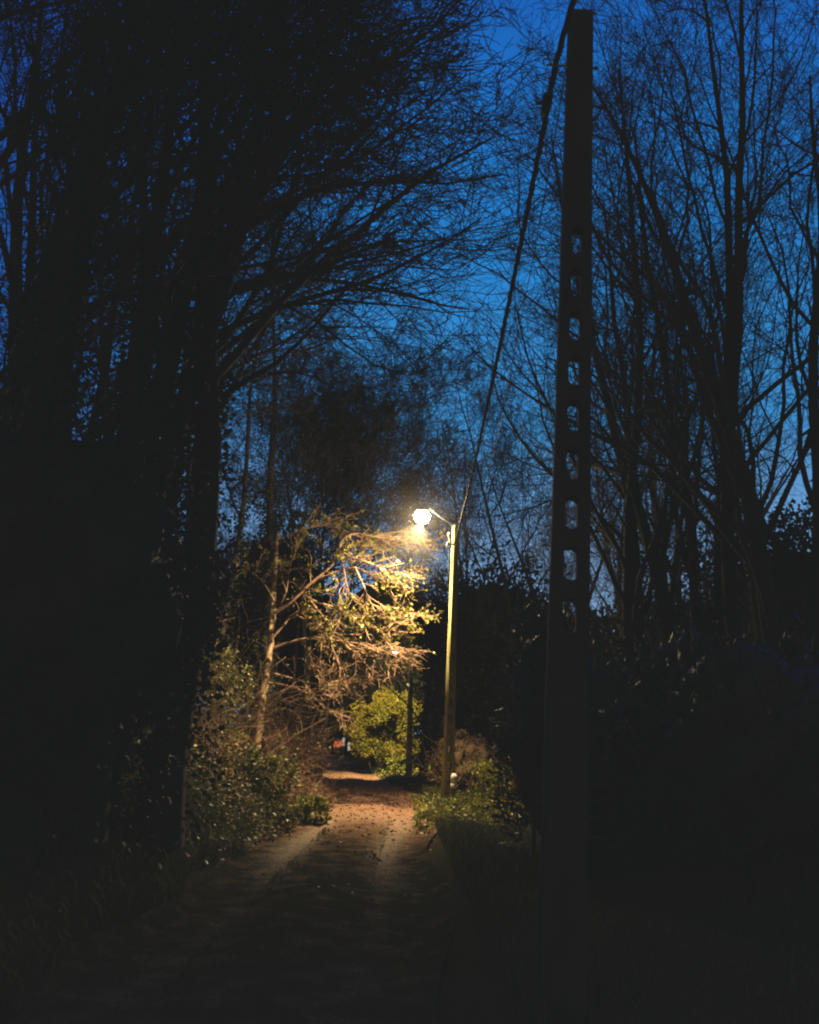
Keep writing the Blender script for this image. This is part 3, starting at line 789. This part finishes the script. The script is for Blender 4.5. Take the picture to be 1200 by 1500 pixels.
for k, (px, D, h, lab) in enumerate([(765, 28, 15, 'fine-twigged bare tree between cable and near pole'), (705, 34, 16, 'fine-twigged bare tree above the lamp pole'), (868, 32, 15, 'fine-twigged bare tree half hidden by the near pole'), (462, 23, 12, 'dense fine-twigged bare tree behind the lit tree, left of the lamp'), (425, 25, 13, 'dense fine-twigged bare tree further left behind the lit tree'), (320, 42, 14, 'fine-twigged bare tree in the small patch of sky'), (930, 34, 18, 'fine-twigged bare tree right of the near pole')]):
    tree('bare_tree', on(px, D), h, (0.10 if k in (3, 4) else 0.13), 260 + k, lab, 'bare trees beyond the lamp', trop=(0.01, 0, 0.035), stems=2, bias=((0.5, -0.1, 0.35) if k in (3, 4) else None), nl=(34 if k in (3, 4) else 13), nb=9, nt=8, nw=(5 if k in (3, 4) else 3), twig=0.0065, limbL=0.5, first=(0.47 if k in (3, 4) else 0.25), limb=(25, 60))

# ------------------------------------------------------------------ grass, litter
def blades(name, n, xr, yr, accept, seed, hgt, mat_, label, cat):
    rng = np.random.default_rng(seed)
    x = rng.uniform(*xr, n); y = yr[0] + (yr[1] - yr[0]) * rng.uniform(0, 1, n) ** 1.2
    k = accept(x, y, rng); x, y = x[k], y[k]
    n = len(x)
    z = zg(x, y) - 0.01
    h = hgt * rng.uniform(0.4, 1.3, n) * (0.7 + 0.5 * np.sin(x * 2.3 + np.sin(y * 1.7)))
    a = rng.uniform(0, 2 * math.pi, n); ln = rng.uniform(0.1, 0.7, n) * h
    w = 0.004 + 0.004 * rng.uniform(size=n)
    p = np.stack([x, y, z], -1)
    s = np.stack([-np.sin(a), np.cos(a), 0 * a], -1) * w[:, None]
    mid = p + np.stack([np.cos(a) * ln * 0.3, np.sin(a) * ln * 0.3, h * 0.6], -1)
    tip = p + np.stack([np.cos(a) * ln, np.sin(a) * ln, h * 0.95], -1)
    V = np.stack([p - s, p + s, mid + s * 0.8, mid - s * 0.8, tip], 1).reshape(-1, 3)
    b = (np.arange(n) * 5)[:, None]
    o = MB().add(V, b + [[0, 1, 2, 3]], b + [[3, 2, 4]]).build(name, mat_)
    return tag(o, label, cat, None, 'stuff')

blades('grass', 60000, (0.7, 5.0), (3.0, 24), lambda x, y, r: x - xc(y) > 1.02 + 0.16 * np.sin(y * 1.7) + 0.08 * np.sin(y * 5.1), 301, 0.20, GRASS, 'rough grass covering the right verge', 'grass')
blades('grass', 60000, (-6.5, -1.6), (4.0, 22), lambda x, y, r: x - xc(y) < -1.3 - 0.12 * np.sin(y * 2.1), 302, 0.22, GRASS, 'rough grass covering the left bank', 'grass')
blades('grass', 26000, (-1.4, 0.2), (2.5, 15.5), lambda x, y, r: (np.abs(x - xc(y)) < 0.55) & (r.uniform(size=x.shape) < 0.25 + 0.5 * (np.sin(x * 7 + y * 2) > 0)), 303, 0.05, GRASS, 'thin short grass on the crown between the wheel tracks', 'grass')
def cover(name, n, ur, yr, seed, leaf, mat_, label, cat, dens):
    """low leaves hugging the ground, faces turned up"""
    rng = np.random.default_rng(seed)
    y = rng.uniform(*yr, n); x = xc(y) + rng.uniform(*ur, n)
    k = rng.uniform(size=n) < dens(x, y) * (0.55 + 0.45 * np.sin(x * 4.1 + 1.7 * np.sin(y * 2.3)) * np.sin(y * 3.3 + x))
    x, y = x[k], y[k]; n = len(x)
    z = zg(x, y) + rng.uniform(0.0, 0.16, n)
    d = rng.normal(size=(n, 3)); d[:, 2] *= 0.35
    o = MB().leaves(np.stack([x, y, z], -1), leaf, rng, 0.8, d * 1.6).build(name, mat_)
    return tag(o, label, cat, None, 'stuff')
cover('ivy_carpet', 15000, (-3.9, -1.12), (9.5, 22), 321, 0.075, IVY, 'carpet of small ivy leaves over the lamplit left bank', 'ivy', lambda x, y: sst(9.5, 13, y))
cover('bank_litter', 19000, (-3.0, -1.02), (12, 24), 322, 0.07, BEECH, 'brown dead leaves caught on the foot of the left bank', 'leaves', lambda x, y: sst(12, 15, y))
cover('verge_weeds', 11000, (0.98, 3.6), (13.0, 22), 323, 0.07, GREEN, 'bright low weeds covering the lit tip of the right verge', 'weeds', lambda x, y: sst(14, 16, y + 0.5 * np.sin(x * 5)))
cover('verge_herbs', 5000, (1.2, 4.5), (36, 66), 324, 0.13, GREEN, 'green herbs on the far verge under the yellow bush', 'herbs', lambda x, y: 0.9 + 0 * x)
rg = np.random.default_rng(310)
n = 5500
ly = rg.uniform(6, 40, n); lu = rg.normal(size=n) * 0.9
k = rg.uniform(size=n) < (0.05 + 0.95 * sst(10, 21, ly)); ly, lu = ly[k], lu[k]
lx = xc(ly) + lu
k = np.abs(lu) < 2.2; lx, ly, lu = lx[k], ly[k], lu[k]
lz = np.where(np.abs(lu) < 1.3, zr(ly) + 0.035, zg(lx, ly) + 0.03)
dirs = rg.normal(size=(len(lx), 3)); dirs[:, 2] *= 0.15
lt = MB().leaves(np.stack([lx, ly, lz], -1), 0.06, rg, 0.6, dirs * 2)
tag(lt.build('fallen_leaves', LITTER), 'red-brown fallen leaves scattered over the lane', 'leaves', None, 'stuff')

# ------------------------------------------------------------------ walker and gate posts far down the lane
DP = 62.0
pp = on(494, DP)
per = empty('person', pp, 'person in an orange jacket and dark trousers walking far down the lane', 'person')
SK = [('pelvis', (0, 0, 0.92), 0.15), ('waist', (0, 0, 1.08), 0.14), ('chest', (0, 0.02, 1.32), 0.17), ('neck', (0, 0.03, 1.50), 0.06), ('head', (0, 0.02, 1.60), 0.085), ('crown', (0, 0.02, 1.70), 0.075),
      ('hipl', (-0.1, 0, 0.88), 0.09), ('kneel', (-0.11, 0.14, 0.50), 0.06), ('ankl', (-0.11, 0.05, 0.09), 0.045), ('toel', (-0.12, 0.2, 0.04), 0.035),
      ('hipr', (0.1, 0, 0.88), 0.09), ('kneer', (0.11, 0.0, 0.49), 0.06), ('ankr', (0.11, -0.22, 0.11), 0.045), ('toer', (0.12, -0.1, 0.04), 0.035),
      ('shl', (-0.2, 0.02, 1.40), 0.07), ('ell', (-0.27, -0.08, 1.14), 0.05), ('wrl', (-0.26, 0.02, 0.90), 0.035), ('hal', (-0.25, 0.06, 0.81), 0.035),
      ('shr', (0.2, 0.02, 1.40), 0.07), ('elr', (0.27, 0.06, 1.14), 0.05), ('wrr', (0.26, 0.18, 0.93), 0.035), ('har', (0.25, 0.24, 0.86), 0.035)]
ED = [(0,1),(1,2),(2,3),(3,4),(4,5),(0,6),(6,7),(7,8),(8,9),(0,10),(10,11),(11,12),(12,13),(2,14),(14,15),(15,16),(16,17),(2,18),(18,19),(19,20),(20,21)]
def skin(name, idx, mat_, parent, scale=1.0, sub=1):
    ids = {i: k for k, i in enumerate(idx)}
    me = bpy.data.meshes.new(name)
    me.from_pydata([SK[i][1] for i in idx], [(ids[a], ids[b]) for a, b in ED if a in ids and b in ids], [])
    o = bpy.data.objects.new(name, me); C.objects.link(o)
    mo = o.modifiers.new('skin', 'SKIN'); o.modifiers.new('sub', 'SUBSURF').levels = sub
    sv = me.skin_vertices[0].data
    for i, k in ids.items(): sv[k].radius = (SK[i][2] * scale, SK[i][2] * scale)
    sv[0].use_root = True
    dg = bpy.context.evaluated_depsgraph_get()
    m2 = bpy.data.meshes.new_from_object(o.evaluated_get(dg))
    bpy.data.objects.remove(o)
    m2.materials.clear(); m2.materials.append(mat_)
    o = bpy.data.objects.new(name, m2); C.objects.link(o); o.parent = parent
    return o
skin('body', list(range(22)), flat('skin_tone', (0.5, 0.32, 0.23), 0.6), per)
skin('jacket', [0, 1, 2, 3, 14, 15, 16, 18, 19, 20], flat('orange_glowing_cloth', (0.85, 0.16, 0.05), 0.7, (1.0, 0.22, 0.08), 0.5), per, 1.16)  # jacket glows by itself in place of lamplight
skin('trousers', [0, 6, 7, 8, 10, 11, 12], flat('dark_cloth', (0.03, 0.03, 0.04), 0.8), per, 1.2)
hr = MB(); hr.lathe([(0.0, 0.10), (0.06, 0.085), (0.09, 0.03), (0.088, -0.03), (0.06, -0.06)], (0, 0.0, 1.67), 12); hr.build('hair', flat('brown_hair', (0.06, 0.035, 0.02), 0.6), per, smooth=True)
per.rotation_euler = (0, 0, R(12))
for px, D, h, lab in ((501.5, 61.5, 1.5, 'post with a self-glowing white reflector right beside the walker in orange'), (510, 61, 1.2, 'shorter post with a self-glowing pale reflector, further right of the walker')):
    b = on(px, D)
    gp = empty('reflector_post', b, lab, 'reflector post', 'reflector posts far down the lane')
    MB().box((0, 0, h / 2 - 0.4), (0.06, 0.06, h / 2)).build('post', flat('dark_post', (0.05, 0.05, 0.045)), gp)
    MB().lathe([(0.09, h - 0.4), (0.10, h - 0.38), (0.10, h + 0.12), (0.0, h + 0.22)], n=6).build('reflector', GLOW_WHITE, gp)  # top glows by its own emission, not by returned light

# ------------------------------------------------------------------ scattering volume added round the lamp for its glow
MV = bpy.data.materials.new('halo'); MV.use_nodes = True
nv = MV.node_tree; nv.nodes.remove(nv.nodes['Principled BSDF'])
vs = nv.nodes.new('ShaderNodeVolumeScatter'); vs.inputs['Density'].default_value = 0.011; vs.inputs['Anisotropy'].default_value = 0.3
vs.inputs['Color'].default_value = (0.95, 0.9, 0.8, 1)
tcv = nv.nodes.new('ShaderNodeTexCoord'); mpv = nv.nodes.new('ShaderNodeMapping'); mpv.inputs['Scale'].default_value = (1 / 2.2,) * 3
grd = nv.nodes.new('ShaderNodeTexGradient'); grd.gradient_type = 'QUADRATIC_SPHERE'
den = nv.nodes.new('ShaderNodeMath'); den.operation = 'MULTIPLY'; den.inputs[1].default_value = 0.017
nv.links.new(tcv.outputs['Object'], mpv.inputs['Vector']); nv.links.new(mpv.outputs['Vector'], grd.inputs['Vector'])
nv.links.new(grd.outputs['Fac'], den.inputs[0]); nv.links.new(den.outputs[0], vs.inputs['Density'])
nv.links.new(vs.outputs[0], nv.nodes['Material Output'].inputs['Volume'])
pr_ = [(2.2 * math.sin(a), -2.2 * math.cos(a)) for a in np.linspace(0, math.pi, 17)]
halo = MB().lathe(pr_, (0, 0, 0), 28).build('halo', MV, None, smooth=True)
halo.location = LAMP
tag(halo, 'added scattering volume forming the glow around the lit street lamp', 'halo', None, 'stuff')

# ------------------------------------------------------------------ sky and light
W = bpy.data.worlds.new('World'); S.world = W; W.use_nodes = True
nt = W.node_tree; N = nt.nodes; Lk = nt.links
bg = N['Background']
tc = N.new('ShaderNodeTexCoord'); sep = N.new('ShaderNodeSeparateXYZ')
Lk.new(tc.outputs['Generated'], sep.inputs[0])
r1 = N.new('ShaderNodeValToRGB')
stops = [(0.0, (0.085, 0.15, 0.25)), (0.20, (0.085, 0.16, 0.275)), (0.36, (0.016, 0.125, 0.29)), (0.55, (0.003, 0.098, 0.285)), (0.75, (0.0, 0.066, 0.25)), (1.0, (0.0, 0.03, 0.16))]
el = r1.color_ramp.elements
while len(el) < len(stops): el.new(0.5)
for e, (p, c) in zip(el, stops): e.position = p; e.color = (*c, 1)
Lk.new(sep.outputs['Z'], r1.inputs['Fac'])
# afterglow: brightest straight down the lane, fading to the sides
dot = N.new('ShaderNodeVectorMath'); dot.operation = 'DOT_PRODUCT'
Lk.new(tc.outputs['Generated'], dot.inputs[0]); dot.inputs[1].default_value = tuple(Vector((0.16, 0.92, 0.36)).normalized())
mr = N.new('ShaderNodeMapRange'); mr.interpolation_type = 'SMOOTHSTEP'
mr.inputs['From Min'].default_value = 0.70; mr.inputs['From Max'].default_value = 1.0
Lk.new(dot.outputs['Value'], mr.inputs['Value'])
r2 = N.new('ShaderNodeValToRGB'); e2 = r2.color_ramp.elements; e2.new(0.5)
for e, (p, c) in zip(e2, [(0.0, (0.03, 0.21, 0.46)), (0.45, (0.30, 0.50, 0.75)), (1.0, (1.0, 1.0, 1.0))]): e.position = p; e.color = (*c, 1)
Lk.new(mr.outputs['Result'], r2.inputs['Fac'])
tint = N.new('ShaderNodeVectorMath'); tint.operation = 'MULTIPLY'
Lk.new(r1.outputs['Color'], tint.inputs[0]); Lk.new(r2.outputs['Color'], tint.inputs[1])
mul = N.new('ShaderNodeVectorMath'); mul.operation = 'SCALE'; mul.inputs['Scale'].default_value = 2.15
Lk.new(tint.outputs['Vector'], mul.inputs[0])
# behind the viewer: warm grey fill added to lift the dark surfaces
back = N.new('ShaderNodeMapRange'); back.interpolation_type = 'SMOOTHSTEP'
back.inputs['From Min'].default_value = 0.2; back.inputs['From Max'].default_value = -0.5
Lk.new(sep.outputs['Y'], back.inputs['Value'])
mx = N.new('ShaderNodeMix'); mx.data_type = 'RGBA'
Lk.new(back.outputs['Result'], mx.inputs['Factor']); Lk.new(mul.outputs['Vector'], mx.inputs[6]); mx.inputs[7].default_value = (0.045, 0.04, 0.035, 1)
# a trace of Nishita twilight on top
sk = N.new('ShaderNodeTexSky'); sk.sky_type = 'NISHITA'; sk.sun_disc = False; sk.sun_elevation = R(2); sk.sun_rotation = R(180)
bg2 = N.new('ShaderNodeBackground'); bg2.inputs['Strength'].default_value = 0.004
Lk.new(sk.outputs['Color'], bg2.inputs['Color'])
Lk.new(mx.outputs[2], bg.inputs['Color']); bg.inputs['Strength'].default_value = 1.0
ad = N.new('ShaderNodeAddShader'); Lk.new(bg.outputs[0], ad.inputs[0]); Lk.new(bg2.outputs[0], ad.inputs[1])
Lk.new(ad.outputs[0], N['World Output'].inputs['Surface'])

def light(name, kind, loc, power, col, **kw):
    d = bpy.data.lights.new(name, kind); d.energy = power; d.color = col
    for k, v in kw.items(): setattr(d, k, v)
    o = bpy.data.objects.new(name, d); C.objects.link(o); o.location = loc
    return o
l1 = light('lamp_light', 'SPOT', LAMP + [0, 0, -0.178], 4700, (1.0, 0.72, 0.36), shadow_soft_size=0.035, spot_size=R(132), spot_blend=0.85)
l1.rotation_euler = Vector((-0.40, -0.02, -0.9)).to_track_quat('-Z', 'Y').to_euler()
l3 = light('distant_lamp_light', 'SPOT', LAMP3 + [0, -0.02, -0.24], 7000, (1.0, 0.78, 0.36), shadow_soft_size=0.1, spot_size=R(124), spot_blend=0.4)
l3.rotation_euler = Vector((-0.25, 0.85, -0.45)).to_track_quat('-Z', 'Y').to_euler()
